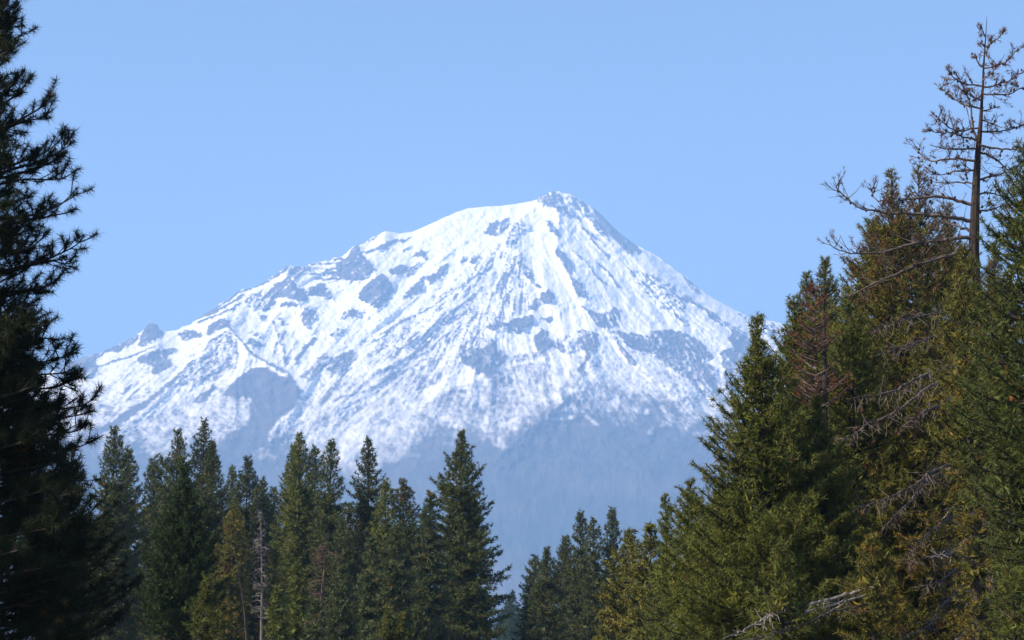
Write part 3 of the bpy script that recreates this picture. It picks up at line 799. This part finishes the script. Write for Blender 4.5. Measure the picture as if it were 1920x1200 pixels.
fir(738, 985, [(985,2),(1010,12),(1050,24),(1100,34),(1160,44),(1200,50)], 190, 121, 'layered green-gold fir in front of the broad-headed pine', yellow=.06)
fir(694, 1010, [(1010,2),(1040,14),(1100,28),(1160,36),(1200,42)], 200, 122, 'layered fir beside the green-gold fir, nearer the brown dead tree')
fir(556, 1058, [(1058,2),(1080,10),(1120,20),(1160,28),(1200,32)], 180, 123, 'young pointed fir between the grey snag and the brown dead tree', pal=LT)
fir(640, 1060, [(1060,2),(1090,12),(1140,24),(1200,32)], 185, 124, 'dark young fir right of the brown dead tree')
fir(520, 1100, [(1100,2),(1125,12),(1160,22),(1200,28)], 170, 125, 'small bright fir at the foot of the grey snag', pal=LT, yellow=.06)
fir(590, 1125, [(1125,2),(1150,12),(1200,24)], 165, 126, 'small fir under the drooping limbs of the brown dead tree')
conifer('pine_tree', 'rounded shadowed pine, its left side lit and right side black', 335, 880, [(880,6),(893,18),(910,30),(935,40),(960,52),(1000,66),(1050,76),(1100,82),(1200,86)], 120, 127,
        pal=dict(base=(.05, .08, .02), dark=(.028, .048, .014), yellow=(.12, .1, .025), brown=(.15, .07, .02)), gaps=0.0, per=7, whorl=.34, dens=1.0, el_top=1.1, el_low=.25, yellow=.02)
conifer('pine_tree', 'small bright green young pine at the foot of the rounded shadowed pine', 385, 1088, [(1088,4),(1105,16),(1125,30),(1160,46),(1200,58)], 92, 128, pal=LT, el_top=1.0, el_low=.2, yellow=.03)
for x, top, w, sd, lb in ((727, 1150, 20, 130, 'young yellow-green pine sapling below the layered firs, taller of the pair'), (752, 1156, 18, 131, 'young yellow-green pine sapling below the layered firs, lower of the pair'),
                          (780, 1143, 13, 132, 'thin dark green sapling in the shade below the tallest ragged pine')):
    conifer('pine_tree', lb, x, top, [(top,3),(top + 15,w * .5),(top + 35,w),(1215,w * 1.4)], 125, sd, pal=LT if sd < 132 else FR, el_top=1.1, el_low=.3, yellow=.06, brown=.02 if sd == 130 else 0)

# ------------------------------------------------------------------ group right of the gap
G2 = 'pines standing just right of the gap'
def pine2(x, top, prof, d, seed, label, **k):
    k.setdefault('pal', DK)
    return conifer('pine_tree', label, x, top, prof, d, seed, group=G2, **k)
pine2(1002, 1045, [(1045,5),(1060,12),(1080,19),(1120,28),(1200,38)], 262, 140, 'low grey-green pine at the right edge of the gap', pal=FR)
pine2(1026, 1030, [(1030,2),(1045,10),(1060,20),(1100,28),(1200,36)], 255, 141, 'pine with a small rusty dead tip near the gap', brown=.03)
pine2(1062, 1006, [(1006,4),(1020,11),(1035,18),(1060,22),(1120,30),(1200,34)], 282, 142, 'dark pine with a blunt bristly top beside three taller spires')
pine2(1090, 962, [(962,3),(978,9),(1000,14),(1030,19),(1060,25),(1120,32),(1200,40)], 275, 143, 'leftmost of three tall spires, its crown open')
pine2(1115, 972, [(972,3),(990,10),(1010,14),(1050,18),(1120,28),(1200,34)], 268, 144, 'middle of three tall spires with its trunk showing', gaps=.2)
pine2(1150, 958, [(958,3),(972,8),(990,13),(1008,19),(1040,22),(1100,30),(1200,36)], 270, 145, 'rightmost of three tall spires, dense and dark')

# ------------------------------------------------------------------ the near tree wall on the right
G3 = 'pines of the near right tree wall'
RG = dict(base=(.17, .18, .032), dark=(.085, .10, .02), yellow=(.20, .15, .028), brown=(.16, .085, .035))
RY = dict(base=(.18, .165, .032), dark=(.095, .098, .02), yellow=(.27, .19, .035), brown=(.17, .09, .035))
def pine3(x, top, prof, d, seed, label, **k):
    k.setdefault('pal', RG); k.setdefault('gaps', .05)
    return conifer('pine_tree', label, x, top, prof, d, seed, group=G3, **k)
pine3(1183, 1004, [(1004,6),(1014,20),(1035,34),(1080,48),(1150,58),(1215,62)], 150, 150, 'yellowing pine next to the three spires', pal=RY, yellow=.08)
pine3(1222, 988, [(988,5),(1002,24),(1030,42),(1090,56),(1215,64)], 135, 151, 'yellow-green pine with many thin spiky tips beside the yellowing pine', pal=RY, yellow=.06)
pine3(1252, 930, [(930,2),(945,7),(965,12),(985,14),(1010,18),(1100,40),(1215,50)], 128, 152, 'thin sparse pine top poking above the yellow-green pine', gaps=.35, pal=RG, dens=.7)
pine3(1300, 905, [(905,4),(930,24),(970,40),(1020,60),(1100,80),(1215,90)], 100, 153, 'bushy green pine leaning against the left foot of the big green pine', yellow=.06, pal=RG)
big_green = pine3(1432, 598, [(598,4),(615,13),(632,20),(650,38),(668,48),(690,60),(720,72),(745,86),(775,98),(820,114),(860,130),(910,146),(960,160),(1050,180),(1215,190)], 75, 154,
      'big green pine with a sharp top and shaggy left edge', yellow=.05, brown=.02, el_top=1.05, el_low=.1, per=7)
pine3(1530, 516, [(516,3),(535,12),(560,20),(600,36),(680,60),(800,80),(1000,90)], 106, 155, 'dark green pine top behind the rust-red dead pine', base_y=900)
pine3(1566, 490, [(490,3),(510,12),(535,20),(570,28),(640,50),(800,80),(1000,90)], 104, 156, 'taller dark green pine top beside the rust-red dead pine', base_y=900)
wide = pine3(1612, 548, [(548,6),(580,24),(600,40),(640,60),(700,84),(800,100),(900,116),(1000,130),(1215,140)], 84, 157, 'wide green pine in the middle of the right tree wall', yellow=.08, brown=.02, per=6, cloud=4)
olive = pine3(1700, 318, [(318,5),(335,14),(360,32),(390,58),(430,86),(480,96),(560,112),(700,130),(900,150),(1215,150)], 92, 158, 'tall olive pine with browning upper boughs left of the dead-topped pine', pal=RY, yellow=.10, brown=.08, gaps=.22, cloud=2.6, brown_above=.74)
pine3(1752, 310, [(310,5),(335,16),(380,36),(440,60),(560,90),(700,110),(1000,130)], 97, 159, 'olive pine top close behind the bare limbs', pal=RG, yellow=.12, brown=.14, gaps=.3, base_y=900, cloud=1.5, brown_above=.78)
pine3(1740, 655, [(655,10),(690,50),(740,80),(820,96),(900,110),(1000,120),(1215,130)], 83, 160, 'yellow-gold pine in front of the dead limbs', pal=RY, yellow=.13, brown=.05, gaps=.14)
pine3(1960, 275, [(275,6),(300,34),(350,58),(420,78),(500,96),(580,120),(680,160),(780,178),(880,160),(960,130),(1050,100),(1215,90)], 62, 161, 'dense blue-green pine at the edge beside the dead-topped trunk',
      pal=dict(base=(.11, .13, .03), dark=(.06, .08, .02), yellow=(.2, .15, .03), brown=(.19, .08, .02)), yellow=.09, brown=.02, per=6, cloud=2.6)
gold = pine3(1838, 470, [(470,5),(500,22),(540,40),(600,62),(700,78),(800,84),(870,60),(900,44),(1000,40),(1215,40)], 73, 165, 'olive-gold pine in front of the dead-topped trunk', pal=RY, yellow=.14, brown=.04, gaps=.2, cloud=4)
pine3(1905, 1075, [(1075,6),(1110,26),(1150,40),(1215,52)], 56, 162, 'small green pine at the foot of the dead-topped trunk', yellow=.06)
pine3(1470, 1020, [(1020,10),(1060,40),(1120,70),(1215,90)], 66, 163, 'low shaded pine behind the pale broken limb', yellow=.08)
low_olive = pine3(1640, 1000, [(1000,8),(1040,36),(1100,60),(1215,80)], 70, 164, 'low olive pine under the tangle of dead limbs', pal=RY, yellow=.1, brown=.04)

# ------------------------------------------------------------------ dead limbs and traced boughs
def limb3(line, d, e, depth=0.0, wob=.1, rng=None):
    """photo polyline -> limb in the tree's own space; the tip comes forward or back by depth metres"""
    n = len(line)
    out = []
    for i, (x, y) in enumerate(line):
        k = i / max(n - 1, 1)
        p = at(x, y, d + depth * k + (rng.normal(0, wob) if rng is not None and 0 < i < n - 1 else 0))
        out.append(p - np.array(e.location))
    return np.array(out)

def resample(pts, step):
    seg = np.linalg.norm(np.diff(pts, axis=0), axis=1)
    s = np.concatenate([[0], np.cumsum(seg)])
    n = max(4, int(s[-1] / step) + 1)
    q = np.linspace(0, s[-1], n)
    p = np.stack([np.interp(q, s, pts[:, i]) for i in range(3)], -1)
    for _ in range(2):
        p[1:-1] = (p[:-2] + 2 * p[1:-1] + p[2:]) / 4
    return p, s[-1]

def dead_limb(e, line, d, rng, r0=.06, depth=0.0, twigs=3.0, tlen=.5, cones=0.0, needles=0.0, wood=None, sag=0.0, name='branch', sub=2.6):
    g = Geo()
    p, L = resample(limb3(line, d, e, depth, .12, rng), .18)
    n = len(p)
    p[1:-1] += rng.normal(0, .018, (n - 2, 3))
    t = np.linspace(0, 1, n)
    g.tube(p, r0 * (1 - t) ** .8 + .010, 6)
    tan = unit(np.gradient(p, axis=0))
    tips, dirs, cp = [p[-1]], [tan[-1]], []
    for j in range(int(L * twigs) + 1):
        s = .12 + .88 * rng.random()
        i = min(int(s * (n - 1)), n - 2)
        dv = unit(tan[i] * (.5 + .4 * rng.random()) + rng.normal(0, .75, 3) + np.array([0, 0, .35 - sag * 1.3]))
        l = tlen * (.4 + .9 * rng.random()) * (1.15 - .5 * s)
        q = [p[i], p[i] + dv * l * .5, p[i] + dv * l * .95 + np.array([0, 0, (.14 - sag * .3) * l])]
        g.tube(np.array(q), np.array([.014, .011, .007]) * (1 + r0 * 3), 3)
        tips.append(q[2]); dirs.append(dv)
        for _ in range(int(rng.random() * sub * (tlen > .3))):
            f = .3 + .6 * rng.random()
            b = p[i] + dv * l * f
            dw = unit(dv + rng.normal(0, .7, 3) + np.array([0, 0, .2 - sag]))
            tp = b + dw * l * .5
            g.tube(np.array([b, (b + tp) / 2, tp]), np.array([.010, .008, .006]) * (1 + r0 * 2), 3)
            tips.append(tp); dirs.append(dw)
        if rng.random() < cones:
            cp.append(p[i] + dv * l * .35)
    if cones:
        for i in range(2, n):
            if rng.random() < cones * .8:
                cp.append(p[i] + rng.normal(0, .05, 3))
        g.cones(cp, .055, rng)
    o = link(name, g.mesh(name, wood or M_dead), e)
    if needles:
        k = rng.random(len(tips)) < needles
        if k.any():
            T, Dv = np.array(tips)[k], np.array(dirs)[k]
            gn = Geo()
            c = np.array((.17, .075, .045)) * (.6 + .8 * rng.random((len(T), 1)))
            gn.tufts(T, Dv, c, rng, 11, .17, .016, .9, .1)
            link('needles', gn.mesh('needles'), o)
    return o

# the dead-topped pine
ED = 80.0
rng = np.random.default_rng(77)
e = new_tree('dead_topped_pine', 'tallest pine with a bare dead top full of cones and reddish needle remnants', 'pine tree', 1848, ED)
TR = [(1866,1236),(1862,1100),(1850,900),(1838,700),(1830,560),(1826,470),(1828,400),(1831,330),(1834,280),(1836.5,258),(1839,226),(1841,189),(1843,161),(1844,128),(1847,85),(1850.6,31)]
g = Geo()
tp = limb3(TR, ED, e); tp[0, 2] = -.3
tw = np.array([22, 20, 17.5, 16.5, 15.5, 15, 13, 10.5, 8, 7, 5.5, 4, 3.4, 2.8, 1.8, .5]) * .68 * ED / FPX
g.tube(tp, tw, 10)
link('trunk', g.mesh('trunk', bark_material('burnt_bark', (.012, .009, .008), (.055, .032, .025), 5)), e)
LIMBS = [ # (radius, twigs per m, twig length, line)
 (.10, 3.4, .7, [(1828,446),(1803,446),(1765,451),(1710,457),(1675,467),(1647,476),(1590,475),(1565,467),(1548,447)]),
 (.11, 2.6, .7, [(1826,470),(1790,476),(1757,485),(1725,495),(1695,506),(1652,527),(1615,542),(1590,560)]),
 (.09, 3.6, .6, [(1829,385),(1772,369),(1735,369),(1690,375),(1665,379),(1637,376),(1634,352)]),
 (.10, 3.6, .65, [(1829,415),(1770,405),(1705,400),(1660,399),(1635,395),(1610,390),(1590,375),(1572,357),(1562,343)]),
 (.09, 2.0, .4, [(1828,436),(1800,425),(1765,415)]),
 (.06, 4.4, .5, [(1832,302),(1790,297),(1757,300),(1740,305),(1725,290),(1715,270)]),
 (.05, 4.4, .45, [(1834,278),(1802,280),(1772,280),(1745,272)]),
 (.06, 4.0, .5, [(1834,272),(1865,279),(1915,279),(1950,274)]), (.06, 4.0, .5, [(1831,337),(1852,332),(1875,327),(1905,318)]),
 (.05, 4.0, .45, [(1834,283),(1872,302),(1890,320),(1906,335)]), (.05, 4, .5, [(1831,320),(1800,318),(1770,330),(1748,326)]),
 (.05, 4, .5, [(1830,345),(1800,340),(1772,345),(1740,338)]), (.05, 4, .5, [(1829,365),(1860,360),(1890,372)]), (.05, 4, .5, [(1828,395),(1856,395),(1884,384)]),
 (.035, 6, .3, [(1841,126),(1832,115),(1826,100)]), (.04, 5.5, .4, [(1843,162),(1817,158),(1797,154),(1787,146),(1780,130)]),
 (.045, 5.5, .4, [(1840,204),(1808,197),(1787,187),(1774,176),(1762,158)]), (.045, 5.5, .4, [(1838,239),(1800,247),(1780,241),(1765,228),(1755,217)]),
 (.045, 5.5, .4, [(1836,262),(1804,256),(1782,247),(1750,250),(1743,238)]), (.035, 5.5, .35, [(1842,190),(1822,180),(1806,172),(1797,160)]),
 (.03, 6, .3, [(1847,88),(1867,78),(1884,57)]), (.035, 6, .35, [(1845,128),(1869,124),(1895,111),(1914,86)]), (.04, 6, .4, [(1843,163),(1873,159),(1904,146),(1920,131)]),
 (.04, 5.5, .4, [(1842,176),(1882,178),(1899,175),(1918,163)]), (.035, 5.5, .35, [(1840,208),(1860,206),(1875,199)]), (.045, 5.5, .4, [(1837,247),(1884,246),(1906,239),(1922,233)]),
 (.03, 6, .25, [(1848,70),(1842,60),(1840,46)]), (.03, 6, .25, [(1846,100),(1856,92),(1857,70)]), (.035, 5.5, .35, [(1839,225),(1858,232),(1880,240)]),
 (.03, 5.5, .3, [(1843,150),(1858,140),(1868,128)]), (.06, 3, .35, [(1833,268),(1823,237),(1820,200),(1815,180),(1804,159),(1792,135)]),
]
for r, tw_, tl_, ln in LIMBS:
    dead_limb(e, ln, ED, rng, r * .75, rng.normal(0, 1.0) - (.8 if r > .08 else 0), tw_ * 1.5, tl_ * 1.5, .3, .5, sub=6)
DROOP = [ # dead lower limbs hanging to the left
 (.07, [(1838,690),(1780,688),(1740,700),(1710,715),(1680,732),(1647,740),(1597,746)]), (.08, [(1838,700),(1800,700),(1772,710),(1735,730),(1710,750),(1680,775),(1642,790),(1622,796),(1605,815),(1572,825)]),
 (.07, [(1842,745),(1800,742),(1760,757),(1730,775),(1710,790),(1690,802)]), (.06, [(1848,860),(1790,868),(1744,887),(1719,908),(1687,925),(1645,942),(1605,950)]),
 (.06, [(1848,872),(1780,880),(1730,905),(1713,934),(1687,959),(1653,993)]), (.05, [(1855,985),(1801,1020),(1767,1033),(1741,1044),(1702,1058)]),
 (.06, [(1860,1060),(1820,1080),(1792,1109),(1764,1138),(1747,1169),(1719,1186),(1687,1194)]), (.05, [(1836,640),(1800,620),(1760,628),(1725,640),(1690,652),(1650,664)]),
 (.05, [(1850,960),(1800,960),(1760,985),(1730,1010),(1700,1040)]), (.05, [(1856,1010),(1815,1040),(1790,1070),(1760,1090),(1730,1100)]),
 (.05, [(1838,600),(1790,585),(1740,590),(1690,600),(1640,615)]),
]
for i, (r, ln) in enumerate(DROOP):
    dead_limb(e, ln, ED, rng, r, -6.5 - 1.5 * rng.random(), 9, .75, 0, .1, M_dead, sag=.55)
PALE = [(.05, [(1860,935),(1838,939),(1809,948),(1770,956)]), (.045, [(1858,1040),(1828,1054),(1823,1095),(1818,1126)]), (.06, [(1864,1110),(1843,1123),(1832,1143),(1822,1180)]),
        (.05, [(1862,1150),(1829,1172),(1809,1189),(1790,1200)]), (.05, [(1852,1000),(1790,1035),(1742,1046)]), (.04, [(1850,905),(1822,920),(1800,960)])]
for r, ln in PALE:
    dead_limb(e, ln, ED, rng, r, -5.0 - 3 * rng.random(), 3.5, .5, 0, 0, M_pale, sag=.3)
# a short skirt of living boughs low on the same trunk
P, U = [], []
g = Geo()
for k in range(46):
    z = 2.5 + 12 * rng.random()
    b = np.array([np.interp(z, tp[:, 2], tp[:, 0]), np.interp(z, tp[:, 2], tp[:, 1]), z])
    p, q = bough(g, b, rng.random() * 6.28, .1, 1.2 + 1.4 * rng.random(), rng, True, .3, .21, .8)
    P += p; U += q
P = np.array(P)
g.tufts(P, U, tint(P, rng, RY, .2, .08, 3), rng, 18, .21, .017, 1.15, .15)
link('crown', g.mesh('crown'), e)

# rust-red dead pine
e = new_tree('dead_pine', 'dead pine with rust-red needles between the big green pine and the olive pine', 'pine tree', 1545, 82)
rng = np.random.default_rng(78)
g = Geo()
tp = limb3([(1545,1236),(1546,900),(1546,700),(1545,600),(1546,528)], 82, e); tp[0, 2] = -.3
g.tube(tp, np.array([.17, .14, .10, .07, .015]), 7)
link('trunk', g.mesh('trunk', M_bark), e)
P, U = [], []
g = Geo()
for k in range(95):
    z = float(at(1545, 535 + 240 * rng.random() ** .85, 82)[2])
    az = rng.random() * 6.28
    L = np.interp(z, [8, 11, 14, 16.5], [1.6, 1.6, 1.15, .3]) * (.6 + .6 * rng.random())
    p, q = bough(g, np.array([0, 0, z]), az, .35, L, rng, True, .25, .2, .8)
    P += p; U += q
k = rng.random(len(P)) < .92
P, U = np.array(P)[k], np.array(U)[k]
c = np.array((.19, .06, .03)) * (.55 + .8 * rng.random((len(P), 1)))
g.tufts(P, U, c, rng, 12, .17, .016, 1.1, .15)
link('crown', g.mesh('crown', M_dead), e)

# pale broken limb low in the right tree wall, on the low olive pine
rng = np.random.default_rng(79)
for r, tw_, wd, ln in ((.05, 3.5, M_pale, [(1640,1100),(1548,1126),(1500,1139),(1472,1140),(1450,1149),(1416,1169),(1393,1183),(1353,1199)]),
                       (.035, 8, M_dead, [(1640,1130),(1550,1150),(1500,1175),(1440,1190),(1400,1205)]), (.03, 5, M_pale, [(1640,1110),(1560,1135),(1500,1150),(1450,1147),(1436,1160),(1432,1178)])):
    dead_limb(low_olive, ln, 70, rng, r, -8.0, tw_, .4, 0, 0, wd, sag=.3)

# grey snag, yellowing tree with leaning dead trunk, and the brown dead tree of the left stand
def snag(name, label, x, top, bottom_x, d, r, seed, wood, n, reach, side, sag, needles=0.0, y0=None):
    rng = np.random.default_rng(seed)
    e = new_tree(name, label, 'dead tree', bottom_x, d)
    g = Geo()
    tp = limb3([(bottom_x,1238),((x + bottom_x) / 2 + 2,(top + 1238) / 2),(x,top)], d, e); tp[0, 2] = -.3
    tp, _ = resample(tp, .8)
    g.tube(tp, r * np.linspace(1, .12, len(tp)), 7)
    link('trunk', g.mesh('trunk', wood), e)
    for k in range(n):
        y = top + ((y0 or 1225) - top) * (.02 + .98 * rng.random())
        f = (1238 - y) / (1238 - top)
        xs = bottom_x + (x - bottom_x) * f
        w = reach * (.4 + .8 * rng.random()) * min(1, .25 + (y - top) / 90)
        sg = side if rng.random() < abs(side) * .5 + .5 else -np.sign(side or 1)
        sg = np.sign(sg) or (1 if rng.random() < .5 else -1)
        if side == 0: sg = 1 if rng.random() < .5 else -1
        ln = [(xs, y), (xs + sg * w * .5, y - 2 + sag * w * .25), (xs + sg * w, y + sag * w)]
        dead_limb(e, ln, d, rng, .035, rng.normal(0, 1.6), 3.2, .7, 0, needles, wood, sag=.3)
    return e
snag('snag', 'tall grey-white bare snag with short dense twigs', 489, 958, 490, 200, .2, 170, bark_material('grey_wood', (.07, .06, .055), (.2, .17, .155)), 90, 15, 0, .1, y0=1160)
snag('snag', 'brown dead tree with long limbs drooping to the left', 612, 1014, 590, 195, .30, 171, bark_material('brown_dead', (.05, .03, .025), (.15, .09, .075)), 46, 46, -.7, .35, .25)
snag('snag', 'thin dark snag leaning right below the yellowing tree', 442, 1040, 470, 205, .2, 172, M_bark, 12, 14, 0, .2)
conifer('pine_tree', 'yellowing orange-green pine left of the grey snag', 432, 950, [(950,3),(965,14),(990,24),(1030,30),(1100,34),(1200,36)], 212, 173, pal=RY, yellow=.2, brown=.12, gaps=.2, group=G1)
conifer('pine_tree', 'dull yellow pine right of the grey snag', 512, 1030, [(1030,3),(1055,14),(1100,24),(1200,30)], 214, 174, pal=RY, yellow=.12, brown=.08, gaps=.2, group=G1)

# ------------------------------------------------------------------ the dark foreground pine on the left
LD = 46.0
LP = dict(base=(.020, .031, .010), dark=(.011, .018, .007), yellow=(.12, .1, .03), brown=(.16, .08, .025))  # near-black needles: the shade on these pines is put into their colour
rng = np.random.default_rng(88)
e = new_tree('pine_tree', 'dark foreground pine with long needle tufts, trunk beyond the frame edge', 'pine tree', -75, LD)
tp = trunk_part(e, 22.0, .36, seed=4)
def traced(line, r=.03, depth=0.0, dens=1.0, twl=.46, extra=3.6):
    """one bough: axis traced from the photograph, twigs and tufts around it"""
    g = Geo()
    p, L = resample(limb3(line, LD, e, depth, .1, rng), .12)
    n = len(p); t = np.linspace(0, 1, n)
    g.tube(p, r * (1.1 - t) + .008, 5)
    tan = unit(np.gradient(p, axis=0))
    o = link('branch', g.mesh('branch'), e)
    P, U = [p[-1], p[-2]], [tan[-1], tan[-2]]
    gt = Geo()
    for j in range(int(L * extra * dens)):
        s = .34 + .64 * rng.random()
        i = min(int(s * (n - 1)), n - 2)
        dv = unit(tan[i] * (.7 + .5 * rng.random()) + rng.normal(0, .6, 3) + np.array([0, 0, .55]))
        l = twl * (.5 + .8 * rng.random())
        q = p[i] + dv * l
        gt.tube(np.array([p[i], p[i] + dv * l * .55 - (0, 0, .02), q]), np.array([.013, .011, .008]), 4)
        for k_ in (0, .07, .14):
            P.append(q - dv * k_); U.append(dv)
    P, U = np.array(P), np.array(U)
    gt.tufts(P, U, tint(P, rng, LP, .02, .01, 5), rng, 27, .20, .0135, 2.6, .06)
    link('needles', gt.mesh('needles'), o)
BOUGHS = [
 [(-75,110),(-20,70),(15,45),(30,12)], [(-75,130),(-10,95),(25,75),(48,60)], [(-75,140),(-20,110),(10,95),(25,90)], [(-75,60),(-30,20),(0,0),(12,-20)],
 [(-75,230),(-10,195),(20,165),(42,135)], [(-75,240),(0,200),(30,178),(48,160)], [(-75,270),(-10,250),(25,232),(55,215),(85,198),(96,170)], [(-75,275),(0,245),(50,226),(80,222),(100,205)],
 [(-75,340),(0,318),(50,300),(90,285),(103,255)], [(-75,345),(10,322),(70,304),(115,285),(132,258)], [(-75,350),(0,335),(60,318),(100,305),(118,292)], [(-75,370),(0,345),(50,335),(100,338),(122,335)],
 [(-75,300),(-20,275),(10,265),(25,262)], [(-75,430),(10,410),(80,400),(118,382),(146,352)], [(-75,440),(20,420),(90,406),(125,400),(138,395)], [(-75,420),(0,390),(40,375),(62,368)],
 [(-75,520),(20,505),(90,486),(125,470),(148,458),(158,440)], [(-75,525),(20,510),(95,486),(125,498),(145,488)], [(-75,560),(10,548),(60,542),(90,536),(112,522)], [(-75,570),(0,560),(50,545),(85,548),(100,548)],
 [(-75,500),(-10,480),(40,470),(75,460)], [(-75,470),(-10,450),(30,440),(60,430)], [(-75,600),(0,588),(40,575),(70,572)], [(-75,640),(0,625),(45,618),(78,606)],
 [(-75,690),(0,672),(50,650),(85,630),(102,640)], [(-75,700),(10,690),(80,680),(125,668),(145,660)], [(-75,720),(10,708),(80,702),(120,700),(140,690)], [(-75,740),(20,735),(90,728),(130,718),(142,708)],
 [(-75,790),(20,780),(110,768),(160,760),(182,742)], [(-75,800),(20,795),(110,785),(150,778),(168,772)], [(-75,830),(20,822),(100,815),(150,808),(165,795)], [(-75,860),(20,858),(110,845),(160,835),(178,822)],
]
for ln in BOUGHS:
    traced(ln, .035, -.6 + 1.2 * rng.random(), 1.6)
for k in range(170):
    y = -60 + 660 * (k + rng.random()) / 56 if k < 56 else 600 + 610 * (k - 56 + rng.random()) / 114
    w = np.interp(y, [-60, 100, 300, 450, 600, 740, 900, 1050, 1200], [125, 132, 140, 165, 150, 195, 255, 275, 280]) * (.55 + .4 * rng.random()) * (.82 if y < 600 else 1)
    traced([(-75, y + 30), (-75 + w * .5, y + 12), (-75 + w * .8, y + 4 * rng.normal()), (-75 + w, y - 14)], .03, rng.normal(0, 1.6), 1.15)
for k in range(46):
    y = 620 + 590 * (k + rng.random()) / 46
    w = 75 + 110 * rng.random()
    traced([(-75, y + 24), (-75 + w * .5, y + 10), (-75 + w, y - 8)], .03, rng.normal(0, 1.2), 1.3)
# the part of the crown beyond the frame, which shades the boughs
P, U = [], []
g = Geo()
for k in range(170):
    z = 2 + 19.5 * (k / 170) ** .9
    az = math.pi + float(np.clip(rng.normal(0, .9), -1.35, 1.35))
    p, q = bough(g, np.array([0, 0, z]), az, .15 + .5 * (z / 22) ** 3, np.interp(z, [2, 10, 18, 22], [4, 3.4, 2.2, .6]) * (.7 + .4 * rng.random()), rng, False, .3, .24, .8)
    P += p; U += q
P = np.array(P)
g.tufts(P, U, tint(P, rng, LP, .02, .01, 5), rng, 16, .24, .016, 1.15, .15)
link('crown', g.mesh('crown'), e)
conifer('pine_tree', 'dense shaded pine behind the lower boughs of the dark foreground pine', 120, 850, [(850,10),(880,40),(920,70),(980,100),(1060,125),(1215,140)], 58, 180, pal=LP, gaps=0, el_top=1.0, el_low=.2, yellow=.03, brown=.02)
off = conifer('pine_tree', 'tall unseen roadside pine beyond the dark foreground pine, added to shade it', -330, 60, [(60,5),(200,90),(400,170),(700,220),(1215,240)], 52, 181, pal=LP, gaps=0, nn=9, nw=.03, tl=.3, whorl=.6, yellow=.02)  # out of view; this pine and its copies are added to cast shade
copy_tree(off, -470, 44, 1.0, 2.0, 'tall unseen roadside pine left of the dark foreground pine, added to shade it', 'unseen roadside pines added to shade the dark foreground pine')
copy_tree(off, -330, 68, 1.05, 4.0, 'tall unseen roadside pine behind the dark foreground pine, added to shade it', 'unseen roadside pines added to shade the dark foreground pine')
copy_tree(olive, 1806, 101, 1.02, 2.1, 'olive pine behind the bare upper trunk of the dead-topped pine', G3)
copy_tree(olive, 1893, 92, .86, 4.0, 'olive pine between the dead-topped trunk and the blue-green pine', G3)
copy_tree(wide, 1504, 92, 1.06, 2.5, 'green pine filling the dip between the big green pine and the wide green pine', G3)
copy_tree(wide, 1660, 98, 1.35, 1.0, 'green pine behind the wide green pine, its top among the bare limbs', G3)
copy_tree(wide, 1360, 95, .62, 4.0, 'green pine hidden low behind the left edge of the big green pine', G3)
copy_tree(big_green, 1545, 76, .80, 2.2, 'green pine hiding the lower trunk of the rust-red dead pine', G3)
